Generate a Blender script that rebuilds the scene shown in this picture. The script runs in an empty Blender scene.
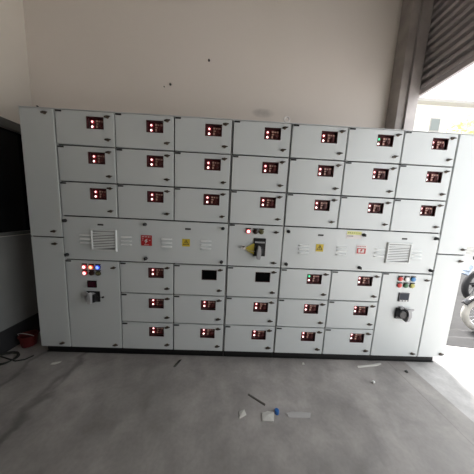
import bpy, bmesh, math, random
from mathutils import Vector, Matrix
random.seed(7)
C = bpy.context.scene.collection
sc = bpy.context.scene
PI = math.pi
B0 = 0.08                                   # height of the plinth under the cabinets

# ------------------------------------------------------------------ materials
def mat(name, col, rough=0.5, metal=0.0, noise=0.0, nscale=8.0, bump=0.0, bscale=60.0, spec=0.5, coat=0.0, em=None, ems=0.0, trans=0.0):
    m = bpy.data.materials.new(name); m.use_nodes = True
    nt = m.node_tree; b = nt.nodes['Principled BSDF']
    b.inputs['Base Color'].default_value = (*col, 1)
    b.inputs['Roughness'].default_value = rough
    b.inputs['Metallic'].default_value = metal
    b.inputs['Specular IOR Level'].default_value = spec
    b.inputs['Coat Weight'].default_value = coat
    if trans: b.inputs['Transmission Weight'].default_value = trans
    if em:
        b.inputs['Emission Color'].default_value = (*em, 1); b.inputs['Emission Strength'].default_value = ems
    tc = nt.nodes.new('ShaderNodeTexCoord')
    if noise:
        n = nt.nodes.new('ShaderNodeTexNoise'); n.inputs['Scale'].default_value = nscale; n.inputs['Detail'].default_value = 5
        nt.links.new(tc.outputs['Object'], n.inputs['Vector'])
        r = nt.nodes.new('ShaderNodeMapRange'); r.inputs[1].default_value = .3; r.inputs[2].default_value = .7
        r.inputs[3].default_value = 1 - noise; r.inputs[4].default_value = 1 + noise
        nt.links.new(n.outputs['Fac'], r.inputs[0])
        x = nt.nodes.new('ShaderNodeVectorMath'); x.operation = 'SCALE'; x.inputs[0].default_value = col
        nt.links.new(r.outputs[0], x.inputs['Scale']); nt.links.new(x.outputs[0], b.inputs['Base Color'])
    if bump:
        n2 = nt.nodes.new('ShaderNodeTexNoise'); n2.inputs['Scale'].default_value = bscale; n2.inputs['Detail'].default_value = 3
        nt.links.new(tc.outputs['Object'], n2.inputs['Vector'])
        bp = nt.nodes.new('ShaderNodeBump'); bp.inputs['Strength'].default_value = bump; bp.inputs['Distance'].default_value = .01
        nt.links.new(n2.outputs['Fac'], bp.inputs['Height']); nt.links.new(bp.outputs[0], b.inputs['Normal'])
    return m

M = {}
M['paint'] = mat('grey_powder_coat', (.605, .635, .632), .33, noise=.015, nscale=1.5, bump=.04, bscale=90)
M['body'] = mat('cabinet_sheet_metal', (.60, .61, .61), .45)
M['rubber'] = mat('black_rubber', (.014, .014, .014), .7)
M['plinth'] = mat('black_channel_steel', (.004, .004, .004), .6)
M['black'] = mat('black_plastic', (.012, .012, .013), .35)
M['blackm'] = mat('matt_black_plastic', (.003, .003, .003), .95, spec=.05)
M['brass'] = mat('dull_brass', (.17, .13, .08), .5, .3)
M['lever'] = mat('brown_black_lever', (.030, .018, .010), .45)
M['chrome'] = mat('chrome', (.75, .75, .76), .18, 1.0)
M['steel'] = mat('steel', (.52, .52, .52), .4, .3)
M['greyp'] = mat('grey_plastic', (.35, .35, .36), .4)
M['darkgrey'] = mat('dark_grey_plastic', (.12, .12, .13), .5)
M['white'] = mat('white_plastic', (.82, .82, .80), .45)
M['plate'] = mat('dark_red_plate', (.12, .014, .020), .5)
M['frame'] = mat('window_rim', (.045, .008, .010), .5)
M['redbr'] = mat('red_brown_breaker', (.11, .022, .022), .4)
M['redlab'] = mat('breaker_label', (.62, .36, .29), .5)
M['greenb'] = mat('green_breaker', (.012, .10, .055), .45)
M['meterred'] = mat('maroon_meter_glass', (.045, .004, .012), .2)
M['metergrey'] = mat('slate_meter_glass', (.020, .026, .042), .5, spec=.2)
M['yellow'] = mat('yellow_sign', (.62, .46, .03), .5)
M['tagyellow'] = mat('yellow_tag', (.55, .45, .06), .5)
M['red'] = mat('red_sign', (.42, .018, .02), .5)
M['ink'] = mat('sign_ink', (.02, .018, .015), .6)
M['signwhite'] = mat('sign_white', (.70, .66, .64), .6)
M['lampred'] = mat('red_lamp_lit', (.5, .02, .03), .3, em=(1, .54, .55), ems=2.6)
M['lampwhite'] = mat('clear_lamp_lit', (.8, .7, .7), .3, em=(1, .86, .82), ems=2.6)
M['lamporange'] = mat('orange_lamp_lit', (.6, .1, .03), .3, em=(1, .34, .20), ems=3.0)
M['lampblue'] = mat('blue_lamp_lit', (.02, .06, .5), .3, em=(.25, .40, 1), ems=1.5)
M['lampgreen'] = mat('green_lamp_lit', (.02, .4, .18), .3, em=(.12, .85, .45), ems=1.1)
M['offred'] = mat('red_lens', (.60, .05, .04), .3)
M['offblue'] = mat('blue_lens', (.04, .22, .50), .3)
M['offgreen'] = mat('green_lens', (.03, .13, .05), .3)
M['offyellow'] = mat('yellow_lens', (.45, .42, .10), .3)
M['offolive'] = mat('olive_lens', (.10, .09, .03), .3)
M['offdark'] = mat('dark_lens', (.035, .015, .01), .3)
M['grille'] = mat('white_grille_plastic', (.68, .70, .69), .5)
M['louvre'] = mat('louvre_lit_paint', (.80, .82, .81), .4)  # whiter than the door paint: light caught on the ridges, put into colour
M['grilleback'] = mat('grille_filter', (.28, .28, .28), .8)
M['shutter'] = mat('shutter_galvanised', (.46, .42, .42), .5, .1, noise=.15, nscale=3)
M['pier'] = mat('dirty_steel_column', (.34, .31, .29), .6, noise=.22, nscale=5, bump=.1)
M['pierlight'] = mat('guide_rail_steel', (.50, .465, .45), .5, .2, noise=.12)
M['winframe'] = mat('grey_window_frame', (.12, .125, .12), .5)
M['glass'] = mat('dark_interior_glass', (.004, .005, .006), .12, spec=.25)  # near-black colour stands in for the unlit interior behind the pane
M['dado'] = mat('grey_dado_paint', (.20, .205, .20), .55, noise=.08, nscale=3)
M['skirt'] = mat('black_skirting', (.018, .018, .02), .6)
M['tyre'] = mat('tyre_rubber', (.022, .022, .024), .8, noise=.2)
M['dustytyre'] = mat('dusty_tyre', (.40, .39, .36), .85, noise=.15)
M['darkm'] = mat('dark_engine_metal', (.03, .03, .033), .4, .4)
M['bikeblack'] = mat('black_gloss_paint', (.015, .015, .018), .2, coat=.5)
M['bikeblue'] = mat('pale_blue_paint', (.42, .50, .62), .25, coat=.4)
M['seat'] = mat('seat_vinyl', (.02, .02, .022), .5)
M['extwall'] = mat('cream_render', (.85, .82, .76), .8, noise=.05)
M['extroof'] = mat('roof_sheet', (.38, .36, .34), .6)
M['extglass'] = mat('grey_pane', (.20, .22, .22), .3)
M['rust'] = mat('rusty_awning', (.48, .30, .24), .7, noise=.15)
M['leaf'] = mat('pale_leaves', (.62, .70, .34), .7, noise=.15, nscale=3)
_n = M['leaf'].node_tree; _t = _n.nodes.new('ShaderNodeBsdfTranslucent'); _t.inputs[0].default_value = (.80, .86, .45, 1)
_m = _n.nodes.new('ShaderNodeMixShader'); _m.inputs[0].default_value = .6
_n.links.new(_n.nodes['Principled BSDF'].outputs[0], _m.inputs[1]); _n.links.new(_t.outputs[0], _m.inputs[2]); _n.links.new(_m.outputs[0], _n.nodes['Material Output'].inputs[0])
M['bark'] = mat('bark', (.18, .13, .09), .9)
M['tub'] = mat('red_tub_plastic', (.11, .007, .006), .6)
M['cable'] = mat('dark_cable', (.02, .022, .018), .5)
M['paper'] = mat('scrap_paper', (.60, .59, .55), .8)
M['wood'] = mat('grey_brown_wood', (.10, .09, .08), .8)
M['scrapgrey'] = mat('grey_wrapper', (.42, .41, .40), .7)
M['bluecap'] = mat('blue_cap', (.02, .13, .42), .4)
M['ring'] = mat('zinc_ring', (.85, .82, .80), .4, .1)
M['ceil'] = mat('ceiling_paint', (.80, .77, .72), .9)
M['wallother'] = mat('plaster_beige_side', (.72, .67, .60), .85, noise=.05, nscale=1.2, bump=.1, bscale=25)

def line_mask(nt, sep, ax, c, w, amp, nz, lo, hi):
    """1 along an axis-parallel joint at coordinate c (with a noisy edge), between lo and hi on the other axis"""
    def mth(op, a, b=None):
        n = nt.nodes.new('ShaderNodeMath'); n.operation = op
        for i, v in enumerate((a, b)):
            if v is None: continue
            if isinstance(v, (int, float)): n.inputs[i].default_value = v
            else: nt.links.new(v, n.inputs[i])
        return n.outputs[0]
    d = mth('ABSOLUTE', mth('ADD', mth('SUBTRACT', sep.outputs[ax], c), mth('MULTIPLY', mth('SUBTRACT', nz, .5), amp)))
    m = nt.nodes.new('ShaderNodeMapRange'); m.inputs[1].default_value = 0; m.inputs[2].default_value = w
    m.inputs[3].default_value = 1; m.inputs[4].default_value = 0; m.interpolation_type = 'SMOOTHSTEP'
    nt.links.new(d, m.inputs[0])
    o = sep.outputs[1 - ax]
    return mth('MULTIPLY', m.outputs[0], mth('MULTIPLY', mth('GREATER_THAN', o, lo), mth('LESS_THAN', o, hi)))

def concrete(name, col, joints=(), dark=.5, rough=.45):
    m = bpy.data.materials.new(name); m.use_nodes = True
    nt = m.node_tree; b = nt.nodes['Principled BSDF']; L = nt.links
    tc = nt.nodes.new('ShaderNodeTexCoord'); sep = nt.nodes.new('ShaderNodeSeparateXYZ'); L.new(tc.outputs['Object'], sep.inputs[0])
    def noise(s, d, dist=0):
        n = nt.nodes.new('ShaderNodeTexNoise'); n.inputs['Scale'].default_value = s; n.inputs['Detail'].default_value = d
        n.inputs['Distortion'].default_value = dist; L.new(tc.outputs['Object'], n.inputs['Vector']); return n.outputs['Fac']
    big, mid, fine = noise(1.7, 4, .6), noise(6, 6, .4), noise(45, 4)
    def ramp(f, a, b_, lo=.3, hi=.7):
        r = nt.nodes.new('ShaderNodeMapRange'); r.inputs[1].default_value = lo; r.inputs[2].default_value = hi
        r.inputs[3].default_value = a; r.inputs[4].default_value = b_; L.new(f, r.inputs[0]); return r.outputs[0]
    def mul(a, b_):
        n = nt.nodes.new('ShaderNodeMath'); n.operation = 'MULTIPLY'; L.new(a, n.inputs[0]); L.new(b_, n.inputs[1]); return n.outputs[0]
    f = mul(mul(ramp(big, .76, 1.18), ramp(mid, .80, 1.16)), ramp(fine, .94, 1.06))
    for (ax, c, w, amp, lo, hi, st) in joints:
        k = line_mask(nt, sep, ax, c, w, amp, mid, lo, hi)
        f = mul(f, ramp(k, 1, 1 - st, 0, 1))
    x = nt.nodes.new('ShaderNodeVectorMath'); x.operation = 'SCALE'; x.inputs[0].default_value = col
    L.new(f, x.inputs['Scale']); L.new(x.outputs[0], b.inputs['Base Color'])
    L.new(ramp(mid, rough - .12, rough + .15), b.inputs['Roughness'])
    bp = nt.nodes.new('ShaderNodeBump'); bp.inputs['Strength'].default_value = .18; bp.inputs['Distance'].default_value = .01
    L.new(mid, bp.inputs['Height']); L.new(bp.outputs[0], b.inputs['Normal'])
    return m
M['floor'] = concrete('worn_concrete', (.33, .31, .295),
    joints=((0, -1.555, .06, .22, -6, .6, .42), (0, -1.97, .045, .20, -6, .6, .36), (0, 1.42, .008, .01, -6, .6, .25)))
M['ground'] = concrete('yard_concrete', (.50, .49, .48), joints=((1, .30, .03, .08, 1.9, 3.1, .35), (1, .46, .02, .08, 1.9, 4, .35), (1, .1, .02, .1, 1.9, 3, .2)), rough=.8)

M['asphalt'] = concrete('worn_asphalt', (.032, .032, .033), joints=((1, .46, .02, .08, 1.9, 4, -1.2), (1, .62, .012, .10, 1.9, 4, -1.0)), rough=.85)

def plaster():
    m = bpy.data.materials.new('plaster_beige'); m.use_nodes = True
    nt = m.node_tree; b = nt.nodes['Principled BSDF']; L = nt.links
    tc = nt.nodes.new('ShaderNodeTexCoord')
    def noise(s, d, scl=(1, 1, 1)):
        mp = nt.nodes.new('ShaderNodeMapping'); mp.inputs['Scale'].default_value = scl; L.new(tc.outputs['Object'], mp.inputs[0])
        n = nt.nodes.new('ShaderNodeTexNoise'); n.inputs['Scale'].default_value = s; n.inputs['Detail'].default_value = d
        L.new(mp.outputs[0], n.inputs['Vector']); return n.outputs['Fac']
    mx = nt.nodes.new('ShaderNodeMix'); mx.data_type = 'RGBA'
    mx.inputs[6].default_value = (.79, .735, .67, 1); mx.inputs[7].default_value = (.86, .795, .755, 1)
    L.new(noise(1.1, 4, (1, 1, .5)), mx.inputs[0])
    # a faint scuff above the middle cabinet
    sep = nt.nodes.new('ShaderNodeSeparateXYZ'); L.new(tc.outputs['Object'], sep.inputs[0])
    def mth(op, a, b_):
        n = nt.nodes.new('ShaderNodeMath'); n.operation = op
        for i, v in enumerate((a, b_)):
            if isinstance(v, (int, float)): n.inputs[i].default_value = v
            else: L.new(v, n.inputs[i])
        return n.outputs[0]
    dx = mth('DIVIDE', mth('SUBTRACT', sep.outputs[0], .055), .13); dz = mth('DIVIDE', mth('SUBTRACT', sep.outputs[2], 2.475), .05)
    r2 = mth('ADD', mth('MULTIPLY', dx, dx), mth('MULTIPLY', dz, dz))
    k = nt.nodes.new('ShaderNodeMapRange'); L.new(r2, k.inputs[0]); k.inputs[1].default_value = 0; k.inputs[2].default_value = 1; k.inputs[3].default_value = .8; k.inputs[4].default_value = 0
    kk = mth('MULTIPLY', k.outputs[0], noise(14, 4))
    m2 = nt.nodes.new('ShaderNodeMix'); m2.data_type = 'RGBA'; L.new(kk, m2.inputs[0]); L.new(mx.outputs[2], m2.inputs[6]); m2.inputs[7].default_value = (.25, .23, .22, 1)
    L.new(m2.outputs[2], b.inputs['Base Color']); b.inputs['Roughness'].default_value = .8
    bp = nt.nodes.new('ShaderNodeBump'); bp.inputs['Strength'].default_value = .12; bp.inputs['Distance'].default_value = .01
    L.new(noise(22, 5), bp.inputs['Height']); L.new(bp.outputs[0], b.inputs['Normal'])
    return m
M['wall'] = plaster()

# ------------------------------------------------------------------ mesh helpers
def box(bm, x0, x1, y0, y1, z0, z1, mtx=None):
    v = [bm.verts.new(Vector(p) if mtx is None else mtx @ Vector(p)) for p in
         ((x0, y0, z0), (x1, y0, z0), (x1, y1, z0), (x0, y1, z0), (x0, y0, z1), (x1, y0, z1), (x1, y1, z1), (x0, y1, z1))]
    for f in ((0, 3, 2, 1), (4, 5, 6, 7), (0, 1, 5, 4), (1, 2, 6, 5), (2, 3, 7, 6), (3, 0, 4, 7)):
        bm.faces.new([v[i] for i in f])
    return bm
def bbox(x0, x1, y0, y1, z0, z1, bev=0, seg=2):
    bm = bmesh.new(); box(bm, x0, x1, y0, y1, z0, z1)
    if bev: bmesh.ops.bevel(bm, geom=bm.edges[:], offset=bev, segments=seg, affect='EDGES', profile=.6)
    return bm
def prism(bm, pts, y0, y1):
    """outline pts (x,z) extruded between y0 and y1"""
    a = [bm.verts.new((x, y0, z)) for x, z in pts]; b = [bm.verts.new((x, y1, z)) for x, z in pts]
    bm.faces.new(a); bm.faces.new(b[::-1])
    n = len(pts)
    for i in range(n): bm.faces.new((a[i], b[i], b[(i + 1) % n], a[(i + 1) % n]))
    return bm
def lathe(bm, prof, axis='Y', n=20, at=(0, 0, 0)):
    """prof: (radius, height along axis)"""
    rings = []
    def P(r, h, a):
        c, s = r * math.cos(a), r * math.sin(a)
        p = (c, h, s) if axis == 'Y' else ((c, s, h) if axis == 'Z' else (h, c, s))
        return Vector(p) + Vector(at)
    for r, h in prof:
        rings.append([bm.verts.new(P(max(r, 1e-5), h, 2 * PI * i / n)) for i in range(n)])
    for k in range(len(rings) - 1):
        for i in range(n):
            bm.faces.new((rings[k][i], rings[k][(i + 1) % n], rings[k + 1][(i + 1) % n], rings[k + 1][i]))
    bm.faces.new(rings[0]); bm.faces.new(rings[-1][::-1])
    return bm
def tube(bm, pts, r, n=8, closed=False):
    pts = [Vector(p) for p in pts]; rings = []; N = len(pts)
    up = Vector((0, 0, 1)); prev = None
    for i, p in enumerate(pts):
        if closed: t = (pts[(i + 1) % N] - pts[i - 1]).normalized()
        else: t = (pts[min(i + 1, N - 1)] - pts[max(i - 1, 0)]).normalized()
        a = prev if prev is not None else (up if abs(t.z) < .9 else Vector((1, 0, 0)))
        u = (a - t * a.dot(t)).normalized(); w = t.cross(u); prev = u
        rr = r[i] if isinstance(r, (list, tuple)) else r
        rings.append([bm.verts.new(p + (u * math.cos(2 * PI * k / n) + w * math.sin(2 * PI * k / n)) * rr) for k in range(n)])
    for i in range(N if closed else N - 1):
        A, Bq = rings[i], rings[(i + 1) % N]
        for k in range(n): bm.faces.new((A[k], A[(k + 1) % n], Bq[(k + 1) % n], Bq[k]))
    if not closed: bm.faces.new(rings[0][::-1]); bm.faces.new(rings[-1])
    return bm
def torus(bm, R, r, cx=0, cy=0, cz=0, n=40, m=10, axis='Y'):
    P = []
    for i in range(n):
        a = 2 * PI * i / n
        P.append((cx + R * math.cos(a), cy, cz + R * math.sin(a)) if axis == 'Y' else (cx + R * math.cos(a), cy + R * math.sin(a), cz))
    return tube(bm, P, r, m, True)
def ellips(bm, c, s, n=16, m=10, mtx=None):
    T = Matrix.Translation(c) @ Matrix.Diagonal((*s, 1))
    if mtx is not None: T = Matrix.Translation(c) @ mtx @ Matrix.Diagonal((*s, 1))
    bmesh.ops.create_uvsphere(bm, u_segments=n, v_segments=m, radius=1, matrix=T); return bm
def mesh(name, bm, m, smooth=False):
    bmesh.ops.recalc_face_normals(bm, faces=bm.faces[:])
    me = bpy.data.meshes.new(name); bm.to_mesh(me); bm.free(); me.materials.append(m)
    if smooth:
        for p in me.polygons: p.use_smooth = True
        me.set_sharp_from_angle(angle=math.radians(35))
    return me
def obj(name, bm, m, parent=None, loc=(0, 0, 0), smooth=False, label=None, rot=None):
    me = bm if isinstance(bm, bpy.types.Mesh) else mesh(name, bm, m, smooth)
    o = bpy.data.objects.new(name, me); C.objects.link(o); o.location = loc
    if rot: o.rotation_euler = rot
    if parent: o.parent = parent
    if label: o['label'] = label
    return o
def tag(o, label, cat, group=None):
    o['label'] = label; o['category'] = cat
    if group: o['group'] = group
    return o
def thing(name, label, cat, loc=(0, 0, 0), rz=0, group=None):
    o = bpy.data.objects.new(name, None); C.objects.link(o); o.location = loc; o.rotation_euler = (0, 0, rz)
    o.empty_display_size = .1
    return tag(o, label, cat, group)
def struct(name, bm, m, smooth=False):
    o = obj(name, bm, m, smooth=smooth); o['kind'] = 'structure'; return o

# ------------------------------------------------------------------ panel grid (metres)
XL = {'L': -1.968, 'a': -1.688, '1': -1.209, '2': -.727, '3': -.246, '4': .246, '5': .727, '6': 1.209, '7': 1.688, 'R': 1.968}
ZR = dict(T=2.10, r1=1.826, r2=1.534, r3=1.244, d=.857, e1=.563, e2=.279, B=0.0, s=1.052)
YD = 0.30                                    # cabinet depth
GAP = .0055

def door_mesh(w, h, hole=None, t=.02):
    """door plate, front face at y=0, from x 0..w and z 0..h; hole=(x0,x1,z0,z1)"""
    bm = bmesh.new()
    def ring(x0, x1, z0, z1, y): return [bm.verts.new(p) for p in ((x0, y, z0), (x1, y, z0), (x1, y, z1), (x0, y, z1))]
    b = .0025
    A = ring(0, w, 0, h, b); A2 = ring(b, w - b, b, h - b, 0); Bk = ring(0, w, 0, h, t)
    def band(P, Q):
        for i in range(4): bm.faces.new((P[i], P[(i + 1) % 4], Q[(i + 1) % 4], Q[i]))
    band(A, A2); band(A, Bk)
    if hole:
        H1 = ring(*hole, 0); H2 = ring(*hole, t)
        band(A2, H1); band(H1, H2); band(H2, Bk)
    else:
        bm.faces.new(A2); bm.faces.new(Bk)
    return bm

# shared small meshes -------------------------------------------------------
def latch_base_me():
    bm = bmesh.new(); lathe(bm, [(.0125, 0), (.0125, -.004), (.010, -.006), (.0, -.006)], 'Y', 16); return mesh('latch_rosette', bm, M['brass'], True)
def latch_lever_me():
    bm = bmesh.new()
    pts = [(-.022, -.005), (-.012, -.0075), (.006, -.007), (.026, .0), (.027, .004), (.006, .0075), (-.012, .0075), (-.022, .004)]
    prism(bm, pts, -.013, -.005)
    lathe(bm, [(.008, -.006), (.008, -.015), (.006, -.017)], 'Y', 14)
    return mesh('latch_lever', bm, M['lever'])
def knob_me():
    bm = bmesh.new(); lathe(bm, [(.015, 0), (.015, -.008), (.012, -.012), (.012, -.022), (.008, -.025)], 'Y', 18)
    box(bm, -.003, .003, -.029, -.02, -.013, .013); return mesh('latch_knob', bm, M['black'])
LB, LL, KN = latch_base_me(), latch_lever_me(), knob_me()
HINGE = mesh('hinge', bbox(0, .046, -.006, .001, -.012, 0, .0015), M['black'])
NPLATE = mesh('nameplate', bbox(-.025, .025, -.002, .0, -.007, .007, .0005, 1), M['ink'])
WW, WH = .138, .094
def rim_me():
    bm = bmesh.new(); r = .004
    for a in ((0, WW, 0, r), (0, WW, WH - r, WH), (0, r, r, WH - r), (WW - r, WW, r, WH - r)):
        box(bm, a[0], a[1], -.0015, .0205, a[2], a[3])
    return mesh('window_rim', bm, M['frame'])
RIM = rim_me()
PLATE = mesh('mounting_plate', bbox(0, WW, .034, .038, 0, WH), M['plate'])
BLANK = mesh('blank_insert', bbox(.001, WW - .001, .004, .012, .001, WH - .001, .001, 1), M['blackm'])
M['ringred'] = mat('red_lamp_rim', (.4, .02, .03), .3, em=(1, .05, .07), ems=.2)
M['ringgreen'] = mat('green_lamp_rim', (.02, .3, .1), .3, em=(.05, 1, .35), ems=.25)
def lamp_me(m, r=.0125):
    bm = bmesh.new(); lathe(bm, [(r, .034), (r, .027), (r * .80, .0245), (r * .66, .0235), (r * .3, .0225)], 'Y', 18); me = mesh('indicator_lamp', bm, m, True)
    me.materials.append(M['ringgreen'] if m == M['lampgreen'] else M['ringred'])
    for p_ in me.polygons:
        c_ = p_.center
        if math.hypot(c_.x, c_.z) > r * .70: p_.material_index = 1
    return me
LAMP = {k: lamp_me(M[k]) for k in ('lampred', 'lampwhite', 'lampgreen')}
def breaker_me(m):
    bm = bmesh.new()
    box(bm, .060, .128, .022, .034, .014, .080)
    bmesh.ops.bevel(bm, geom=bm.edges[:], offset=.003, segments=1, affect='EDGES')
    lathe(bm, [(.019, .024), (.019, .012), (.014, .008)], 'Y', 16, (.104, 0, .040))
    box(bm, .100, .108, .002, .010, .024, .056)
    return mesh('circuit_breaker', bm, m)
BRK = {k: breaker_me(M[k]) for k in ('redbr', 'greenb')}
def brk_label_me():
    bm = bmesh.new()
    for (x0, x1, z0, z1) in ((.064, .080, .062, .076), (.086, .098, .064, .073), (.106, .124, .062, .075), (.064, .077, .018, .036), (.066, .084, .044, .053)):
        box(bm, x0, x1, .0195, .0225, z0, z1)
    return mesh('breaker_marking', bm, M['redlab'])
BRL = brk_label_me()

def add_latch(door, x, z):
    a = obj('door_latch', LL, None, door, (x, 0, z)); a.rotation_euler = (0, random.uniform(-.14, .06), 0)
    obj('latch_rosette', LB, None, door, (x, 0, z))
def window(door, x0, z0, kind):
    obj('window_rim', RIM, None, door, (x0, 0, z0))
    if kind == 'blank':
        obj('window_blank', BLANK, None, door, (x0, 0, z0), label='solid black window without any lamps'); return
    obj('mounting_plate', PLATE, None, door, (x0, 0, z0))
    top = 'lampgreen' if kind == 'green' else 'lampred'
    obj('indicator_lamp', LAMP[top], None, door, (x0 + .030, 0, z0 + .066), label='glowing green lamp' if kind == 'green' else 'glowing red lamp')
    obj('indicator_lamp', LAMP['lampwhite'], None, door, (x0 + .029, 0, z0 + .027), label='glowing white lamp')
    obj('circuit_breaker', BRK['redbr'], None, door, (x0, 0, z0))
    obj('breaker_marking', BRL, None, door, (x0, 0, z0))

def feeder_door(cab, c0, c1, z0, z1, kind):
    e0, e1_ = (.0035 if c0 in 'a34' else 0), (.0035 if c1 in '347' else 0)
    X0, X1, Z0, Z1 = XL[c0] + GAP + e0, XL[c1] - GAP - e1_, ZR[z0] + GAP, ZR[z1] - GAP
    w, h = X1 - X0, Z1 - Z0
    wx, wz = w + GAP + e1_ - .226, h + GAP - .045 - WH
    d = obj('feeder_door', door_mesh(w, h, (wx, wx + WW, wz, wz + WH)), M['paint'], cab, (X0 - cab.location.x, -cab.location.y, B0 + Z0))
    if kind == 'blank': d['label'] = 'feeder door with a blank black window'
    elif kind == 'green': d['label'] = 'feeder door with a green lamp lit in its window'
    window(d, wx, wz, kind)
    add_latch(d, w + GAP - .056, h + GAP - .042); add_latch(d, w + GAP - .058, .051)
    obj('hinge', HINGE, None, d, (.004, 0, h - .004))
    return d
def plain_door(cab, x0, x1, z0, z1, name, latches):
    d = obj(name, door_mesh(x1 - x0 - 2 * GAP, z1 - z0 - 2 * GAP), M['paint'], cab, (x0 + GAP - cab.location.x, -cab.location.y, B0 + z0 + GAP))
    for lx, lz in latches: add_latch(d, lx - x0 - GAP, lz - z0 - GAP)
    return d

def cabinet(name, label, x0, x1, vlines, hlines):
    """hlines: (xa, xb, z) seams behind the doors; vlines: (x, za, zb)"""
    cab = thing(name, label, 'electrical cabinet', ((x0 + x1) / 2, .15, 0), 0, 'row of electrical cabinets against the wall')
    ox, oy = (x0 + x1) / 2, .15
    bm = bmesh.new(); e = .0012
    box(bm, x0 + e - ox, x1 - e - ox, .056 - oy, YD - oy, B0, B0 + 2.1)
    # folded edges of the carcass that frame the doors
    box(bm, x0 + e - ox, x0 + e + .0018 - ox, .014 - oy, .056 - oy, B0, B0 + 2.1)
    box(bm, x1 - e - .0018 - ox, x1 - e - ox, .014 - oy, .056 - oy, B0, B0 + 2.1)
    box(bm, x0 + e - ox, x1 - e - ox, .002 - oy, .056 - oy, B0 + 2.0985, B0 + 2.104)
    obj('cabinet_body', bm, M['body'], cab)
    bm = bmesh.new(); g = .011
    def rail(a, b, c, d): box(bm, a - ox, b - ox, .0205 - oy, .0555 - oy, B0 + c, B0 + d)
    rail(x0 + .004, x0 + g + .004, .004, 2.095); rail(x1 - g - .004, x1 - .004, .004, 2.095)
    rail(x0 + g, x1 - g, .004, .015); rail(x0 + g, x1 - g, 2.085, 2.095)
    for x, za, zb in vlines: rail(x - g, x + g, za + .012, zb - .012)
    for xa, xb, z in hlines: rail(xa + .012, xb - .012, z - g, z + g)
    obj('door_gasket', bm, M['rubber'], cab)
    bm = bmesh.new()
    px0 = x0 + (.02 if x0 < -1.9 else e); px1 = x1 - (.06 if x1 > 1.9 else e)
    box(bm, px0 - ox, px1 - ox, .045 - oy, .060 - oy, 0, B0 - .001)
    box(bm, px0 - ox, px1 - ox, .035 - oy, .075 - oy, B0 - .008, B0 - .001); box(bm, px0 - ox, px1 - ox, .035 - oy, .075 - oy, 0, .008)
    for xx in (px0, px1 - .02): box(bm, xx - ox, xx + .02 - ox, .055 - oy, YD - .01 - oy, 0, B0 - .001)
    obj('plinth', bm, M['plinth'], cab)
    return cab
def eyebolt(cab, x):
    bm = bmesh.new(); torus(bm, .022, .0062, 0, 0, .034, 24, 8); lathe(bm, [(.012, 0), (.012, .006), (.005, .008), (.005, .012)], 'Z', 12)
    obj('lifting_eyebolt', bm, M['ring'], cab, (x - cab.location.x, .02 - .15 + .01, B0 + 2.104), smooth=True)

def louvres(parent, x, z, w=.098):
    """three pressed louvres, upper left corner at (x,z)"""
    bm = bmesh.new()
    for k in range(3):
        zc = z - .010 - k * .034
        prof = [(0, .007), (-.005, .0055), (-.015, -.0035), (-.016, -.0055), (0, -.006)]
        ends = []
        for xx, s in ((x, .0), (x + .008, 1), (x + w - .008, 1), (x + w, .0)):
            ends.append([bm.verts.new((xx, (-.0002 if s == 0 else y), zc + zz * (1 if s else .8))) for y, zz in prof])
        for a, b in zip(ends, ends[1:]):
            for i in range(4): bm.faces.new((a[i], a[i + 1], b[i + 1], b[i]))
            bm.faces.new((a[4], a[0], b[0], b[4]))
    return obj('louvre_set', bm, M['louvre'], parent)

def grille(parent, x0, x1, z0, z1):
    w, h = x1 - x0, z1 - z0; f = .014
    bm = bmesh.new()
    for a in ((0, w, 0, f), (0, w, h - f, h), (0, f, f, h - f), (w - f, w, f, h - f)): box(bm, a[0], a[1], -.015, 0, a[2], a[3])
    bmesh.ops.bevel(bm, geom=[e for e in bm.edges if all(v.co.y < -.014 for v in e.verts)], offset=.003, segments=1, affect='EDGES')
    g = obj('vent_grille', bm, M['grille'], parent, (x0, 0, z0))
    bm = bmesh.new(); box(bm, f, w - f, -.004, -.0005, f, h - f); obj('vent_filter', bm, M['grilleback'], parent, (x0, 0, z0))
    bm = bmesh.new(); n = 7; p = (h - 2 * f) / n; dz = .020
    for k in range(n):
        za = f + k * p
        lo = [(f, za), (w - f, za + dz)]
        vs = []
        for (xx, zz) in lo:
            zz = min(zz, h - f - p * .82)
            vs.append([bm.verts.new((xx, yy, zz + q)) for yy, q in ((-.013, 0), (-.005, p * .66), (-.003, p * .60), (-.010, -.001))])
        for i in range(4): bm.faces.new((vs[0][i], vs[0][(i + 1) % 4], vs[1][(i + 1) % 4], vs[1][i]))
        bm.faces.new(vs[0]); bm.faces.new(vs[1][::-1])
    obj('vent_slats', bm, M['grille'], parent, (x0, 0, z0))

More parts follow.
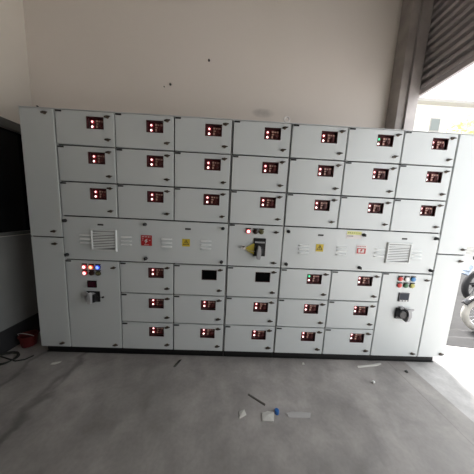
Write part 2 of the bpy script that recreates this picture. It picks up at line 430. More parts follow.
def danger_sign(parent, x0, x1, z0, z1, white):
    w, h = x1 - x0, z1 - z0
    base, ink = (M['signwhite'], M['red']) if white else (M['red'], M['signwhite'])
    obj('danger_sign', bbox(0, w, -.0022, 0, 0, h, .0005, 1), base, parent, (x0, 0, z0), label='small square red and white warning sign')
    bm = bmesh.new(); y0, y1 = -.0030, -.0021
    # upper line of small strokes, then a zigzag bolt and two block strokes: the writing itself is unreadable
    k = 0
    for xx in (.10, .22, .36, .50, .66, .80): box(bm, w * xx, w * (xx + .07), y0, y1, h * (.80 + .02 * (k % 2)), h * .90); k += 1
    if white:
        box(bm, w * .08, w * .22, y0, y1, h * .10, h * .66); box(bm, w * .78, w * .92, y0, y1, h * .10, h * .66)
        box(bm, w * .22, w * .78, y0, y1, h * .58, h * .66); box(bm, w * .22, w * .78, y0, y1, h * .10, h * .20)
        prism(bm, [(w * .5, h * .56), (w * .36, h * .38), (w * .48, h * .40), (w * .40, h * .22), (w * .64, h * .44), (w * .52, h * .43), (w * .62, h * .56)], y0, y1)
    else:
        prism(bm, [(w * .46, h * .64), (w * .30, h * .40), (w * .44, h * .42), (w * .36, h * .18), (w * .66, h * .46), (w * .52, h * .45), (w * .60, h * .64)], y0, y1)
        box(bm, w * .12, w * .24, y0, y1, h * .66, h * .70); box(bm, w * .12, w * .20, y0, y1, h * .50, h * .56)
        box(bm, w * .74, w * .86, y0, y1, h * .50, h * .56); box(bm, w * .30, w * .74, y0, y1, h * .08, h * .12)
    obj('sign_print', bm, ink, parent, (x0, 0, z0))
def caution_sign(parent, x, z, s=.068):
    bm = bmesh.new(); prism(bm, [(x - s / 2, z - s / 2), (x + s / 2, z - s / 2), (x + s / 2, z + s / 2), (x - s / 2, z + s / 2)], -.002, 0)
    obj('caution_sign', bm, M['yellow'], parent, label='small yellow caution sign with a dark bolt symbol')
    bm = bmesh.new(); t = s * .40
    o_ = [(x, z + t), (x - t, z - t * .7), (x + t, z - t * .7)]; i_ = [(x + (px - x) * .72, z + (pz - z) * .72 - .0005) for px, pz in o_]
    for k in range(3):
        a, b = k, (k + 1) % 3; prism(bm, [o_[a], o_[b], i_[b], i_[a]], -.0028, -.0019)
    prism(bm, [(x + .002, z + .014), (x - .008, z - .002), (x, z - .001), (x - .004, z - .014), (x + .008, z + .002), (x, z + .001), (x + .006, z + .014)], -.0028, -.0019)
    obj('caution_symbol', bm, M['ink'], parent)

def chamber_cover(cab, x0, x1, knobs, plates, vent, lvs, danger, caution, white):
    """the long busbar chamber cover with its grille, louvres and signs; inner objects in cover coordinates (world x - X0)"""
    X0, Z0 = x0 + GAP, ZR['d'] + GAP
    w, h = x1 - x0 - 2 * GAP, ZR['r3'] - ZR['d'] - 2 * GAP
    d = obj('busbar_chamber_cover', door_mesh(w, h), M['paint'], cab, (X0 - cab.location.x, -cab.location.y, B0 + Z0))
    for x, z in knobs: obj('cover_knob', KN, None, d, (x - X0, 0, z - Z0), rot=(0, random.uniform(-.6, .6), 0))
    for x, z in plates: obj('nameplate', NPLATE, None, d, (x - X0, 0, z - Z0))
    grille(d, vent[0] - X0, vent[1] - X0, vent[2] - Z0, vent[3] - Z0)
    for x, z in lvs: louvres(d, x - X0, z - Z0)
    danger_sign(d, danger[0] - X0, danger[1] - X0, danger[2] - Z0, danger[3] - Z0, white)
    caution_sign(d, caution[0] - X0, caution[1] - Z0)
    return d

RIMS = {'lampred': mat('red_lens_glow', (.5, .03, .03), .3, em=(1, .06, .07), ems=.45), 'lamporange': mat('orange_lens_glow', (.5, .06, .03), .3, em=(1, .12, .05), ems=.45),
        'lampblue': mat('blue_lens_glow', (.02, .05, .5), .3, em=(.02, .08, 1), ems=.5)}
def round_lamp(door, x, z, m, lab):
    bm = bmesh.new(); lathe(bm, [(.0225, 0), (.0225, -.005), (.020, -.007), (.0185, -.007)], 'Y', 20)
    obj('lamp_bezel', bm, M['black'], door, (x, 0, z), smooth=True)
    bm = bmesh.new(); lathe(bm, [(.0205, -.0072), (.0205, -.013), (.014, -.016), (.010, -.0175), (.004, -.018)], 'Y', 20)
    o = obj('indicator_lamp', bm, M[m], door, (x, 0, z), smooth=True, label=lab)
    if m in RIMS:
        o.data.materials.append(RIMS[m])
        for p_ in o.data.polygons:
            if math.hypot(p_.center.x, p_.center.z) > .012: p_.material_index = 1
    obj('lamp_legend', bbox(-.022, .022, -.009, 0, .0205, .0290, .0005, 1), M['ink'], door, (x, 0, z))

# ------------------------------------------------------------------ the five cabinets
def bank(name, label, x0, x1, cs, brk_at, kinds):
    c = [XL[k] for k in cs]
    vl = [(c[1], ZR['r3'], 2.1), (c[2], ZR['r3'], 2.1), (c[1], 0, ZR['d']), (c[2], 0, ZR['d'])]
    bd = (c[0], c[1]) if brk_at == 0 else (c[2], c[3])
    fd = (c[1], c[3]) if brk_at == 0 else (c[0], c[2])
    hl = [(c[0], c[3], ZR[k]) for k in ('r1', 'r2', 'r3', 'd')] + [(fd[0], fd[1], ZR[k]) for k in ('e1', 'e2')]
    cab = cabinet(name, label, x0, x1, vl, hl)
    for r, (zt, zb) in enumerate((('T', 'r1'), ('r1', 'r2'), ('r2', 'r3'))):
        for k in range(3): feeder_door(cab, cs[k], cs[k + 1], zb, zt, kinds.get((r, k), 'red'))
    for r, (zt, zb) in enumerate((('d', 'e1'), ('e1', 'e2'), ('e2', 'B'))):
        for k in range(3):
            if k == brk_at: continue
            feeder_door(cab, cs[k], cs[k + 1], zb, zt, kinds.get((3 + r, k), 'red'))
    d = plain_door(cab, bd[0], bd[1], 0, ZR['d'], 'breaker_door', [(bd[1] - .058 + .006, .797), (bd[1] - .062, .040)])
    obj('hinge', HINGE, None, d, (.004, 0, ZR['d'] - 2 * GAP - .001))
    return cab, d

# left filler
def side_chamber(x0, x1, label, lat):
    cab = cabinet('cable_chamber', label, x0, x1, [], [(x0, x1, ZR['s'])])
    d = plain_door(cab, x0, x1, ZR['s'], 2.1, 'chamber_door', [(lat, 2.062), (lat, 1.104)]); d['label'] = 'plain upper door of the cable chamber'
    d = plain_door(cab, x0, x1, 0, ZR['s'], 'chamber_door', [(lat, .994), (lat, .044)]); d['label'] = 'plain lower door of the cable chamber'
    return cab
side_chamber(XL['L'], XL['a'], 'narrow plain grey cable cabinet beside the dark window and red tub', -1.761)
side_chamber(XL['7'], XL['R'], 'narrow plain pale cable cabinet at the bright open doorway, beside the motorcycle', 1.920)

bl, bld = bank('feeder_cabinet', 'wide grey feeder cabinet with glowing red and blue lamps on its tall door',
               XL['a'], XL['3'], 'a123', 0, {(3, 2): 'blank'})
chamber_cover(bl, XL['a'], XL['3'],
              [(-1.658, 1.203), (-1.660, .901), (-.974, 1.202), (-.972, .896), (-.294, 1.197), (-.296, .892)],
              [(-1.360, 1.180), (-.602, 1.178)], (-1.442, -1.222, .950, 1.140),
              [(-1.545, 1.092), (-1.190, 1.092), (-.838, 1.090), (-.490, 1.088)],
              (-1.013, -.918, 1.012, 1.106), (-.617, 1.055), False)
br, brd = bank('feeder_cabinet', 'wide pale feeder cabinet with unlit coloured lamps and a notice label, near the open doorway',
               XL['4'], XL['7'], '4567', 2, {(0, 1): 'green', (3, 0): 'green'})
cov = chamber_cover(br, XL['4'], XL['7'],
              [(.291, 1.198), (.294, .899), (.976, 1.198), (.976, .894), (1.647, 1.196), (1.653, .894)],
              [(.586, 1.178), (1.359, 1.180)], (1.206, 1.432, .950, 1.142),
              [(.394, 1.088), (.744, 1.088), (1.096, 1.086), (1.446, 1.084)],
              (.924, 1.022, 1.018, 1.105), (.588, 1.062), True)
# yellow and white notice label on the right cover
lx, lz = .819 - XL['4'] - GAP, 1.160 - ZR['d'] - GAP
obj('notice_label', bbox(0, .139, -.0012, 0, 0, .068), M['signwhite'], cov, (lx, 0, lz), label='yellow and white paper notice label')
obj('label_band', bbox(.004, .137, -.0020, -.0011, .036, .067), mat('label_yellow', (.66, .67, .26), .6), cov, (lx, 0, lz))
bm = bmesh.new()
for k in range(7): box(bm, .014 + k * .017, .014 + k * .017 + .007, -.0026, -.0019, .049, .055)
for k in range(4): box(bm, .010 + k * .014, .020 + k * .014, -.0018, -.0011, .020, .026)
obj('label_print', bm, M['ink'], cov, (lx, 0, lz))

# incomer door, left: glowing lamps, maroon meter, rotary handle with key
def L2(x): return x - XL['a'] - GAP
zz = lambda z: z - GAP
for x, z, m, lab in ((-1.514, .797, 'lampred', 'glowing red lamp'), (-1.455, .797, 'lamporange', 'glowing orange lamp'), (-1.397, .797, 'lampblue', 'glowing blue lamp'),
                     (-1.513, .741, 'lampred', 'glowing red lamp'), (-1.455, .741, 'offdark', 'unlit dark lamp'), (-1.397, .741, 'offolive', 'unlit olive lamp')):
    round_lamp(bld, L2(x), zz(z), m, lab)
def meter(door, x0, x1, z0, z1, glass, pale):
    obj('panel_meter', bbox(x0, x1, -.010, 0, z0, z1, .002), M['blackm'] if not pale else M['darkgrey'], door)
    obj('meter_display', bbox(x0 + .006, x1 - .006, -.0115, -.0095, z0 + (.020 if pale else .008), z1 - .006, .0005, 1), M[glass], door)
    bm = bmesh.new()
    for k in range(3):
        cx = x0 + (x1 - x0) * (.22 + .28 * k); box(bm, cx - .008, cx + .008, -.0125, -.0095, z0 + .005, z0 + .013)
    if pale: obj('meter_keys', bm, M['white'], door)
    else: bm.free()
def rotary(door, x, z, sx, sz, key, mirror=1, rod=False):
    """square escutcheon with a big two-lobed rotary handle"""
    obj('handle_plate', bbox(x - sx / 2, x + sx / 2, -.008, 0, z - sz / 2, z + sz / 2, .003), M['black'], door)
    bm = bmesh.new(); lathe(bm, [(.040, -.008), (.040, -.022), (.034, -.028), (.022, -.030)], 'Y', 24, (x, 0, z)); obj('handle_collar', bm, M['greyp'], door, smooth=True)
    bm = bmesh.new()
    prism(bm, [(x - .016, z - .048), (x + .010, z - .052), (x + .018, z - .020), (x + .016, z + .030), (x + .006, z + .052), (x - .012, z + .050), (x - .020, z + .010)], -.062, -.028)
    bmesh.ops.bevel(bm, geom=bm.edges[:], offset=.004, segments=2, affect='EDGES')
    obj('rotary_handle', bm, M['steel'], door)
    bm = bmesh.new()
    prism(bm, [(x + .018, z - .044), (x + .042, z - .036), (x + .046, z + .020), (x + .020, z + .034)], -.045, -.008)
    bmesh.ops.bevel(bm, geom=bm.edges[:], offset=.003, segments=1, affect='EDGES')
    obj('handle_shroud', bm, M['black'], door)
meter(bld, L2(-1.497), L2(-1.417), zz(.606), zz(.670), 'meterred', False)
rotary(bld, L2(-1.452), zz(.520), .120, .100, False)
bm = bmesh.new()
prism(bm, [(L2(-1.530), zz(.565)), (L2(-1.505), zz(.578)), (L2(-1.478), zz(.560)), (L2(-1.500), zz(.525)), (L2(-1.515), zz(.520))], -.030, -.022)
prism(bm, [(L2(-1.505), zz(.530)), (L2(-1.488), zz(.530)), (L2(-1.484), zz(.478)), (L2(-1.500), zz(.480))], -.034, -.020)
obj('padlock_hasp', bm, M['steel'], bld)
bm = bmesh.new(); tube(bm, [(L2(-1.40), -.03, zz(.530)), (L2(-1.345), -.034, zz(.530))], .003, 8); lathe(bm, [(.009, -.004), (.009, .004)], 'Y', 12, (L2(-1.345), -.034, zz(.530)))
obj('door_key', bm, M['black'], bld)

# incomer door, right
def R2(x): return x - XL['6'] - GAP
for x, z, m, lab in ((1.379, .803, 'offred', 'red lamp'), (1.441, .803, 'white', 'white lamp'), (1.502, .803, 'offblue', 'blue lamp'),
                     (1.379, .740, 'offred', 'red lamp'), (1.441, .740, 'offgreen', 'dark green lamp'), (1.502, .740, 'offyellow', 'yellow lamp')):
    round_lamp(brd, R2(x), zz(z), m, lab)
meter(brd, R2(1.392), R2(1.490), zz(.582), zz(.668), 'metergrey', True)
x, z = R2(1.438), zz(.468)
obj('handle_plate', bbox(x - .052, x + .046, -.016, 0, z - .056, z + .050, .003), M['black'], brd)
bm = bmesh.new(); lathe(bm, [(.042, -.014), (.042, -.044), (.034, -.050)], 'Y', 24, (x - .012, 0, z)); obj('handle_collar', bm, M['black'], brd, smooth=True)
bm = bmesh.new()
prism(bm, [(x + .012, z - .066), (x + .044, z - .058), (x + .062, z - .012), (x + .054, z + .036), (x + .026, z + .060), (x + .002, z + .056), (x + .026, z + .026), (x + .032, z - .016)], -.062, -.014)
bmesh.ops.bevel(bm, geom=bm.edges[:], offset=.004, segments=2, affect='EDGES')
obj('rotary_handle', bm, M['greyp'], brd)
bm = bmesh.new(); prism(bm, [(x + .036, z + .012), (x + .100, z + .034), (x + .104, z + .048), (x + .034, z + .046)], -.030, -.016)
prism(bm, [(x - .030, z + .046), (x + .012, z + .046), (x + .008, z + .064), (x - .026, z + .064)], -.030, -.004)
obj('handle_lever', bm, M['greyp'], brd)

# middle cabinet
cm = cabinet('incomer_cabinet', 'single-column grey middle cabinet with a rotary handle and hanging yellow tag', XL['3'], XL['4'],
             [], [(XL['3'], XL['4'], ZR[k]) for k in ('r1', 'r2', 'r3', 'd', 'e1', 'e2')])
for r, (zt, zb) in enumerate((('T', 'r1'), ('r1', 'r2'), ('r2', 'r3'), ('d', 'e1'), ('e1', 'e2'), ('e2', 'B'))):
    feeder_door(cm, '3', '4', zb, zt, 'blank' if r == 3 else 'red')
md = plain_door(cm, XL['3'], XL['4'], ZR['d'], ZR['r3'], 'breaker_door', [(.180, 1.184), (.178, .903)])
obj('hinge', HINGE, None, md, (.004, 0, ZR['r3'] - ZR['d'] - 2 * GAP - .001))
def c2(x): return x - XL['3'] - GAP
def cz_(z): return z - ZR['d'] - GAP
for x, m, lab in ((-.068, 'lampred', 'glowing red lamp'), (-.005, 'offdark', 'unlit dark lamp'), (.048, 'offolive', 'unlit olive lamp')):
    round_lamp(md, c2(x), cz_(1.183), m, lab)
obj('handle_plate', bbox(c2(-.016), c2(.094), -.010, 0, cz_(.962), cz_(1.126), .004), M['black'], md)
obj('plate_label', bbox(c2(-.006), c2(.084), -.0125, -.0095, cz_(1.082), cz_(1.096), .0005, 1), M['greyp'], md)
bm = bmesh.new(); lathe(bm, [(.036, -.010), (.036, -.028), (.028, -.034)], 'Y', 24, (c2(.036), 0, cz_(1.015))); obj('handle_collar', bm, M['darkm'], md, smooth=True)
bm = bmesh.new(); x, z = c2(.030), cz_(1.005)
prism(bm, [(x - .014, z - .060), (x + .014, z - .064), (x + .022, z - .02), (x + .018, z + .035), (x + .008, z + .058), (x - .012, z + .056), (x - .018, z + .01)], -.066, -.030)
bmesh.ops.bevel(bm, geom=bm.edges[:], offset=.004, segments=2, affect='EDGES'); obj('rotary_handle', bm, M['greyp'], md)
bm = bmesh.new()
prism(bm, [(c2(-.028), cz_(1.072)), (c2(-.010), cz_(1.078)), (c2(-.008), cz_(.978)), (c2(-.052), cz_(1.000)), (c2(-.092), cz_(1.022)), (c2(-.080), cz_(1.040))], -.022, -.018)
obj('hanging_tag', bm, M['tagyellow'], md, label='yellow key tag')
bm = bmesh.new(); lathe(bm, [(.020, -.022), (.020, -.026)], 'Y', 18, (c2(-.106), 0, cz_(1.040)))
lathe(bm, [(.018, -.017), (.018, -.0215)], 'Y', 18, (c2(-.106), 0, cz_(1.040)))
obj('key_fob', bm, M['signwhite'], md)
bm = bmesh.new(); prism(bm, [(c2(-.118), cz_(1.050)), (c2(-.092), cz_(1.052)), (c2(-.094), cz_(1.045)), (c2(-.104), cz_(1.044)), (c2(-.108), cz_(1.030)), (c2(-.113), cz_(1.030)), (c2(-.112), cz_(1.044))], -.0275, -.0255)
obj('fob_mark', bm, M['ink'], md)
bm = bmesh.new(); tube(bm, [(c2(-.095), -.020, cz_(1.03)), (c2(-.05), -.03, cz_(1.012)), (c2(.0), -.035, cz_(1.01))], .0022, 6); obj('tag_wire', bm, M['steel'], md)
eyebolt(cm, .206)

# ------------------------------------------------------------------ the room
XW, XO, YB, YF, ZC = -2.32, 1.60, .47, -5.2, 4.0
bm = bbox(XW - .2, XO, YF - .2, YB + .2, -.15, 0); struct('floor', bm, M['floor'])
struct('floor_yard', bbox(XO, 22, -14, 24, -.15, -.004), M['ground'])
bm = bmesh.new(); prof_ = [(2.02, .42), (2.35, .31), (2.62, .27), (3.1, .30), (3.6, .22), (4.4, .28), (5.5, .9), (6.2, 2.2), (6.4, 3.4), (5.4, 3.9), (3.6, 3.7), (2.02, 3.8)]
a_ = [bm.verts.new((x, y, .0)) for x, y in prof_]; b_ = [bm.verts.new((x, y, -.004)) for x, y in prof_]; bm.faces.new(a_); bm.faces.new(b_[::-1])
for i in range(len(a_)): bm.faces.new((a_[i], a_[(i + 1) % len(a_)], b_[(i + 1) % len(a_)], b_[i]))
struct('floor_asphalt', bm, M['asphalt'])
struct('wall_back', bbox(XW - .2, 1.38, YB, YB + .2, 0, ZC), M['wall'])
# left wall with window
wy0, wy1, wz0, wz1 = -2.6, .44, 1.10, 2.17
bm = bmesh.new()
box(bm, XW - .2, XW, YF, YB, wz1, ZC); box(bm, XW - .2, XW, YF, YB, 0, wz0)
box(bm, XW - .2, XW, YF, wy0, wz0, wz1); box(bm, XW - .2, XW, wy1, YB, wz0, wz1)
struct('wall_left', bm, M['wallother'])
struct('trim_1', bbox(XW, XW + .006, YF + .01, YB - .001, .22, wz0 - .004), M['dado'])
struct('baseboard_left', bbox(XW, XW + .014, YF + .01, YB - .001, 0, .22), M['skirt'])
win = bpy.data.objects.new('window_1', None); C.objects.link(win); win.location = (XW, (wy0 + wy1) / 2, wz0); win['kind'] = 'structure'
def wl(y): return y - (wy0 + wy1) / 2
H_ = wz1 - wz0
bm = bmesh.new(); f = .075
box(bm, -.11, -.004, wl(wy0), wl(wy1), H_ - f, H_); box(bm, -.11, -.004, wl(wy0), wl(wy1), 0, .03)
box(bm, -.11, -.004, wl(wy0), wl(wy0) + f, .03, H_ - f); box(bm, -.11, -.004, wl(wy1) - .03, wl(wy1), .03, H_ - f)
for yy in (-1.6, -.62): box(bm, -.09, -.03, wl(yy) - .025, wl(yy) + .025, .03, H_ - f)
obj('window_frame', bm, M['winframe'], win)
obj('window_glass', bbox(-.066, -.058, wl(wy0) + f, wl(wy1) - .03, .03, H_ - f), M['glass'], win)
# pier and shutter guide at the end of the back wall
struct('trim_2', bbox(1.38, 1.46, .335, YB + .2, 0, ZC, .006), M['pier'])
bm = bmesh.new(); box(bm, 1.46, 1.560, .315, YB + .2, 0, ZC); struct('trim_3', bm, M['pierlight'])
# ceiling, front wall, and right wall round the opening
struct('ceiling', bbox(XW - .2, XO + .2, YF - .2, YB + .2, ZC, ZC + .12), M['ceil'])
struct('wall_front', bbox(XW - .2, XO + .2, YF - .2, YF, 0, ZC), M['wallother'])
bm = bmesh.new(); box(bm, XO, XO + .2, YF, YB + .2, 3.75, ZC); box(bm, XO, XO + .2, YF, -2.6, 0, 3.75); struct('wall_right', bm, M['wallother'])
# rolling shutter, part rolled down
sh = thing('rolling_shutter', 'part-lowered grey corrugated metal rolling shutter hanging over the bright doorway', 'roller shutter', (1.60, -.62, 2.66))
bm = bmesh.new(); n = 15; p = .075; y0, y1 = -2.58 + .62, .66 + .62
prof = []
for k in range(n):
    z = .04 + k * p
    prof += [(.0, z), (-.032, z + p * .12), (-.034, z + p * .50), (-.016, z + p * .72), (.0, z + p * .82)]
prof.append((-.004, .04 + n * p))
fr = [(bm.verts.new((x, y0, z)), bm.verts.new((x, y1, z))) for x, z in prof]
bk = [(bm.verts.new((x + .004, y0, z)), bm.verts.new((x + .004, y1, z))) for x, z in prof]
for q in (fr, bk):
    for a, b in zip(q, q[1:]): bm.faces.new((a[0], a[1], b[1], b[0]))
for i in range(len(fr) - 1):
    for s in (0, 1): bm.faces.new((fr[i][s], fr[i + 1][s], bk[i + 1][s], bk[i][s]))
bm.faces.new((fr[0][0], fr[0][1], bk[0][1], bk[0][0])); bm.faces.new((fr[-1][0], fr[-1][1], bk[-1][1], bk[-1][0]))
obj('shutter_curtain', bm, M['shutter'], sh)
obj('bottom_bar', bbox(-.022, .012, y0, y1, 0, .045, .004), M['shutter'], sh)
# small anchors and a hook in the back wall
def anchor(x, z, s, label):
    bm = bmesh.new(); lathe(bm, [(.011 * s, 0), (.011 * s, -.006), (.006 * s, -.008), (.005 * s, -.018 * s)], 'Y', 10)
    tag(obj('wall_anchor', bm, M['ink'], None, (x, YB, z)), label, 'wall anchor', 'small anchors in the back wall')
anchor(-.912, 2.69, 1.0, 'larger dark bolt anchor in the beige wall above the cabinets')
anchor(-.975, 2.665, .5, 'tiny dark anchor just below the larger anchor in the beige wall')
anchor(-.525, 2.935, 1.0, 'dark bolt anchor highest on the beige wall')
anchor(-2.262, 2.40, .8, 'dark bolt anchor low on the wall over the narrow plain cabinet')

# ------------------------------------------------------------------ bits on the floor
tb = thing('tub', 'small dark red plastic tub on the floor in the corner under the dark window', 'tub', (-2.205, .12, 0))
tb.scale = (.85, .85, .85)
bm = bmesh.new(); lathe(bm, [(.062, 0), (.064, .004), (.080, .125), (.086, .127), (.086, .135), (.077, .135), (.074, .127), (.060, .008), (.0, .008)], 'Z', 28)
obj('tub_body', bm, M['tub'], tb, smooth=True)
bm = bmesh.new(); tube(bm, [(.084 * math.cos(a), .0 + .084 * math.sin(a) * .55 - .02, .128 + .0 - .06 * math.sin(a)) for a in [PI + i * PI / 14 for i in range(15)]], .003, 6)
obj('tub_handle', bm, M['steel'], tb)
bm = bmesh.new(); P = []
for i in range(60):
    a = i * 2 * PI / 24; r = .075 + .006 * math.sin(i * .7); P.append((r * 1.1 * math.cos(a), r * math.sin(a), .008 + .005 * (i / 24)))
P += [(.11, -.02, .008), (.17, -.0, .007), (.20, .05, .007)]
tube(bm, P, .0055, 7); tag(obj('cable_coil', bm, M['cable'], None, (-2.215, -.075, -.002), smooth=True), 'loose loop of dark cable on the floor in front of the red tub', 'cable')
def scrap(name, x, y, pts, h, m, label, cat, rz=0):
    bm = bmesh.new()
    n = len(pts); c = bm.verts.new((sum(p[0] for p in pts) / n, sum(p[1] for p in pts) / n, h * 1.6))
    top = [bm.verts.new((px, py, h * (1 + .7 * ((i * 37) % 3 - 1) * .6))) for i, (px, py) in enumerate(pts)]; bot = [bm.verts.new((px, py, 0)) for px, py in pts]
    for i in range(n):
        bm.faces.new((c, top[i], top[(i + 1) % n])); bm.faces.new((top[i], bot[i], bot[(i + 1) % n], top[(i + 1) % n]))
    bm.faces.new(bot[::-1]); return tag(obj(name, bm, M[m], None, (x, y, 0), rot=(0, 0, rz)), label, cat, 'bits of litter on the floor')
scrap('paper_scrap', -1.744, -.099, [(-.035, -.012), (0, -.016), (.032, 0), (.035, .014), (.004, .010), (-.030, .002)], .004, 'paper', 'small white paper scrap on the floor before the narrow grey cabinet', 'litter', .2)
scrap('wood_sliver', .035, -.395, [(-.065, .036), (-.058, .046), (.062, -.034), (.055, -.046)], .004, 'wood', 'thin dark wooden sliver lying on the floor in the middle', 'litter')
scrap('plastic_strip', 1.20, -.035, [(-.14, -.028), (-.05, -.012), (.06, .0), (.13, .026), (.125, .036), (.04, .016), (-.06, .004), (-.14, -.010)], .006, 'paper', 'long pale plastic strip on the floor against the black plinth', 'litter')
scrap('rubber_offcut', -.665, -.066, [(-.024, -.045), (-.008, -.040), (.022, .030), (.024, .045), (.004, .035), (-.018, -.020)], .006, 'cable', 'dark rubber offcut on the floor close to the plinth', 'litter')
scrap('paper_scrap', .105, -.515, [(-.05, -.03), (.03, -.035), (.045, .02), (.0, .034), (-.045, .018)], .010, 'paper', 'crumpled white paper scrap lying just beside the blue bottle cap', 'litter')
scrap('paper_scrap', -.085, -.50, [(-.03, -.02), (.025, -.022), (.03, .012), (-.01, .02)], .006, 'paper', 'small pale paper scrap on the floor, on its own near the dark sliver', 'litter', .5)
scrap('plastic_wrapper', .33, -.50, [(-.08, -.02), (.07, -.022), (.09, .01), (.03, .02), (-.05, .018), (-.09, .006)], .006, 'scrapgrey', 'wide flattened pale plastic wrapper on the floor in front', 'litter')
scrap('cement_chip', 1.50, -.096, [(-.011, -.008), (.010, -.010), (.012, .008), (-.006, .011)], .010, 'cable', 'small dark chip on the floor in front of the pale feeder cabinet', 'litter')
scrap('cement_chip', .533, -.033, [(-.011, -.008), (.010, -.010), (.012, .008), (-.006, .011)], .008, 'paper', 'tiny pale chip on the floor near the middle of the plinth', 'litter')
bm = bmesh.new(); ellips(bm, (0, 0, .011), (.013, .012, .011)); tag(obj('foam_pellet', bm, M['white'], None, (1.085, -.222, 0), smooth=True), 'round white foam pellet on the grey floor', 'litter', 'bits of litter on the floor')
bc = bmesh.new(); lathe(bc, [(.017, 0), (.017, .010), (.016, .022), (.013, .025), (0, .025)], 'Z', 24)
tag(obj('bottle_cap', bc, M['bluecap'], None, (.170, -.487, 0), smooth=True), 'blue plastic bottle cap on the floor', 'bottle cap')

# ------------------------------------------------------------------ outside
def wheel(parent, x, z, R, tyre):
    rimm = M['chrome'] if tyre == M['dustytyre'] else M['darkm']
    """wheel in the x-z plane of the bike"""
    bm = bmesh.new(); torus(bm, R - .045, .045, x, 0, z, 44, 12); w = obj('wheel', bm, tyre, parent, smooth=True)
    bm = bmesh.new(); torus(bm, R - .088, .012, x, 0, z, 44, 8)
    obj('rim', bm, rimm, w, smooth=True)
    bm = bmesh.new()
    for i in range(18):
        a = 2 * PI * i / 18; s = 1 if i % 2 else -1
        tube(bm, [(x + .03 * math.cos(a + .5 * s), .025 * s, z + .03 * math.sin(a + .5 * s)), (x + (R - .09) * math.cos(a), 0, z + (R - .09) * math.sin(a))], .003, 5)
    obj('spokes', bm, rimm, w)
    bm = bmesh.new(); lathe(bm, [(.022, -.05), (.045, -.035), (.03, -.02), (.03, .02), (.045, .035), (.022, .05)], 'Y', 20, (x, 0, z)); obj('hub', bm, M['darkm'], w, smooth=True)
def motorcycle(name, label, loc, rz, paint, tyre, s_=1):
    t = thing(name, label, 'motorcycle', loc, rz, 'motorcycles parked outside'); t.scale = (s_, s_, s_)
    R = .30; xf, xr = 0.0, -1.27
    wheel(t, xf, R, R, tyre); wheel(t, xr, R, R, tyre)
    for s in (-1, 1):
        bm = bmesh.new(); tube(bm, [(xf, .085 * s, R), (xf - .17, .085 * s, .62), (xf - .30, .085 * s, .95)], [.026, .026, .018], 12); obj('fork_leg', bm, M['chrome'], t, smooth=True)
    bm = bmesh.new(); P = []
    for (y) in (-.055, 0, .055):
        P.append([bm.verts.new((xf + (R + .025) * math.cos(a), y, R + (R + .025 + (.012 if y == 0 else 0)) * math.sin(a))) for a in [math.radians(25 + 14 * i) for i in range(10)]])
    for q in range(2):
        for i in range(9): bm.faces.new((P[q][i], P[q][i + 1], P[q + 1][i + 1], P[q + 1][i]))
    o = obj('front_mudguard', bm, paint, t, smooth=True); md_ = o.modifiers.new('s', 'SOLIDIFY'); md_.thickness = .004
    bm = bmesh.new(); tube(bm, [(xf - .46, -.34, 1.02), (xf - .38, -.26, 1.06), (xf - .31, -.10, .99), (xf - .30, 0, .985), (xf - .31, .10, .99), (xf - .38, .26, 1.06), (xf - .46, .34, 1.02)], .013, 10); obj('handlebar', bm, M['darkm'], t, smooth=True)
    bm = bmesh.new(); lathe(bm, [(.0, -.10), (.06, -.09), (.09, -.02), (.092, .02), (.085, .03), (0, .035)], 'X', 24, (xf - .17, 0, .86)); obj('headlight', bm, M['chrome'], t, smooth=True)
    bm = bmesh.new(); ellips(bm, (xf - .56, 0, .80), (.25, .13, .12), 20, 12, Matrix.Rotation(.12, 4, 'Y')); obj('fuel_tank', bm, paint, t, smooth=True)
    bm = bmesh.new(); P = [(xf - .74, 0, .76), (xf - .95, 0, .74), (xf - 1.15, 0, .78), (xf - 1.38, 0, .82)]
    tube(bm, P, [.07, .11, .12, .06], 14); obj('saddle', bm, M['seat'], t, smooth=True)
    bm = bmesh.new(); tube(bm, [(xf - .30, 0, .93), (xf - .40, 0, .62), (xf - .52, 0, .30), (xf - .85, 0, .28), (xf - .92, 0, .66), (xf - .42, 0, .82)], .022, 8); tube(bm, [(xf - .9, .06, .35), (xr, .075, R)], .02, 8); tube(bm, [(xf - .9, -.06, .35), (xr, -.075, R)], .02, 8); tube(bm, [(xf - .9, 0, .64), (xf - 1.35, 0, .72)], .02, 8)
    obj('frame', bm, M['darkm'], t, smooth=True)
    bm = bmesh.new(); box(bm, xf - .86, xf - .54, -.12, .12, .27, .46)
    bmesh.ops.bevel(bm, geom=bm.edges[:], offset=.03, segments=2, affect='EDGES')
    for k in range(6): box(bm, xf - .66 + .008 * k, xf - .50 + .008 * k, -.075, .075, .46 + .028 * k, .476 + .028 * k)
    box(bm, xf - .62, xf - .50, -.055, .055, .44, .64); obj('engine', bm, M['darkm'], t)
    for s in (-1, 1):
        bm = bmesh.new(); ellips(bm, (xr + .02, .11 * s, .36), (.035, .01, .035)); tube(bm, [(xr, .115 * s, .34), (xr + .03, .125 * s, .60)], .014, 8); obj('rear_shock', bm, M['chrome'], t, smooth=True)
    bm = bmesh.new(); tube(bm, [(xf - .48, -.08, .55), (xf - .40, -.12, .34), (xf - .62, -.15, .22), (xf - .95, -.16, .24), (xf - 1.0, -.16, .25), (xf - 1.50, -.16, .34)], [.018, .018, .018, .02, .04, .036], 12); obj('exhaust', bm, M['chrome'], t, smooth=True)
    bm = bmesh.new(); ellips(bm, (xf - .95, .13, .56), (.14, .03, .09)); ellips(bm, (xf - .95, -.13, .56), (.14, .03, .09)); obj('side_cover', bm, paint, t, smooth=True)
    bm = bmesh.new(); tube(bm, [(xf - 1.30, 0, .72), (xf - 1.52, 0, .66), (xf - 1.60, 0, .52)], [.03, .07, .05], 10); ellips(bm, (xf - 1.60, 0, .60), (.03, .06, .035)); obj('rear_mudguard', bm, paint, t, smooth=True)
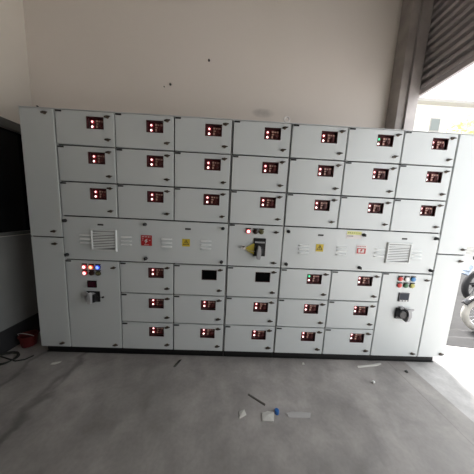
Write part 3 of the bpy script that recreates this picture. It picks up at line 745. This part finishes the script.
    bm = bmesh.new(); tube(bm, [(xf - .80, .12, .28), (xf - .72, .26, .006)], .012, 8); obj('kickstand', bm, M['darkm'], t, smooth=True)
    return t
motorcycle('motorcycle', 'black motorcycle with dusty front wheel parked outside next to the pale cabinet', (3.15, .58, 0), math.radians(168), M['bikeblack'], M['dustytyre'], .84)
motorcycle('motorcycle', 'pale blue motorcycle parked outside behind the black motorcycle', (5.60, 1.75, 0), math.radians(8), M['bikeblue'], M['tyre'])

bd = thing('building', 'pale cream building across the yard with a grey roof edge', 'building', (11.5, 9.5, 0))
obj('wall', bbox(-3.2, 6, 0, 5, 0, 7.9), M['extwall'], bd)
obj('roof', bbox(-3.3, 6.3, -.35, 5.2, 7.9, 8.04), M['extroof'], bd)
w_ = obj('window', bbox(-.82, -.24, -.03, .02, 6.52, 7.24), M['extroof'], bd); obj('pane', bbox(-.77, -.29, -.04, -.028, 6.58, 7.18), M['extglass'], w_)
tr = thing('tree', 'pale yellow-green leafy tree across the yard in glare', 'tree', (12.9, 7.2, 0)); tr.scale = (1.3, 1.3, 1.3)
bm = bmesh.new(); tube(bm, [(0, 0, 0), (.05, 0, 1.5), (0, .05, 3.0), (.2, 0, 4.2)], [.16, .13, .10, .05], 10); tube(bm, [(0, .05, 2.8), (-1.5, 0, 3.9)], [.08, .03], 8); obj('trunk', bm, M['bark'], tr, smooth=True)
bm = bmesh.new(); rnd = random.Random(3)
for i in range(1300):
    a, b_, r = rnd.uniform(0, 2 * PI), rnd.uniform(-1, 1), rnd.random() ** .4
    s = math.sqrt(1 - b_ * b_); c = Vector((-1.6 + 1.0 * r * s * math.cos(a), 1.2 * r * s * math.sin(a), 4.15 + .75 * r * b_ + .2 * math.sin(3 * a)))
    d1 = Vector((rnd.uniform(-1, 1), rnd.uniform(-1, 1), rnd.uniform(-1, 1))).normalized() * .10; d2 = d1.orthogonal().normalized() * .045
    bm.faces.new([bm.verts.new(c + q) for q in (-d1, d2, d1, -d2)])
obj('foliage', bm, M['leaf'], tr)


# ------------------------------------------------------------------ light: overcast daylight through the open doorway
w = bpy.data.worlds.new('World'); sc.world = w; w.use_nodes = True
bg = w.node_tree.nodes['Background']; bg.inputs[0].default_value = (.94, .965, 1.0, 1); bg.inputs[1].default_value = 2.45
sd = bpy.data.lights.new('sun', 'SUN'); sd.energy = 18; sd.angle = math.radians(30); sd.color = (1, .955, .91)
so = bpy.data.objects.new('sun', sd); C.objects.link(so); so.location = (6, 8, 10); so.rotation_euler = (math.radians(-38), 0, 0)
pd = bpy.data.lights.new('doorway_portal', 'AREA'); pd.shape = 'RECTANGLE'; pd.size = 3.1; pd.size_y = 2.68; pd.cycles.is_portal = True
po = bpy.data.objects.new('doorway_portal', pd); C.objects.link(po); po.location = (1.62, -1.05, 1.34)
po.rotation_euler = (PI / 2, 0, PI / 2)   # faces -x, into the room

# ------------------------------------------------------------------ camera
yaw, pit, rol, F = -0.02763590394, -0.13199245601, 0.04912774965, 187.7365
def ray(x, y):
    c, s = math.cos(-rol), math.sin(-rol); x, y = c * x - s * y, s * x + c * y
    v = (x, 1, -y)
    c, s = math.cos(-pit), math.sin(-pit); v = (v[0], c * v[1] + s * v[2], -s * v[1] + c * v[2])
    c, s = math.cos(-yaw), math.sin(-yaw); return Vector((c * v[0] + s * v[1], -s * v[0] + c * v[1], v[2]))
f0 = ray(0, 0); rx = ray(1, 0) - f0; dn = ray(0, 1) - f0
Rm = Matrix((rx, -dn, -f0)).transposed()
cd = bpy.data.cameras.new('camera'); cam = bpy.data.objects.new('camera', cd); C.objects.link(cam)
cam.matrix_world = Matrix.Translation((-.21212, -1.661, 1.34304 + B0)) @ Rm.to_4x4()
cd.sensor_width = 36; cd.lens = 36 * F / 474; cd.shift_y = .5 / 474; cd.clip_start = .02; cd.clip_end = 200
sc.camera = cam
sc.view_settings.view_transform = 'Standard'; sc.view_settings.look = 'None'
sc.view_settings.gamma = 1; sc.view_settings.exposure = 0; sc.view_settings.use_curve_mapping = False
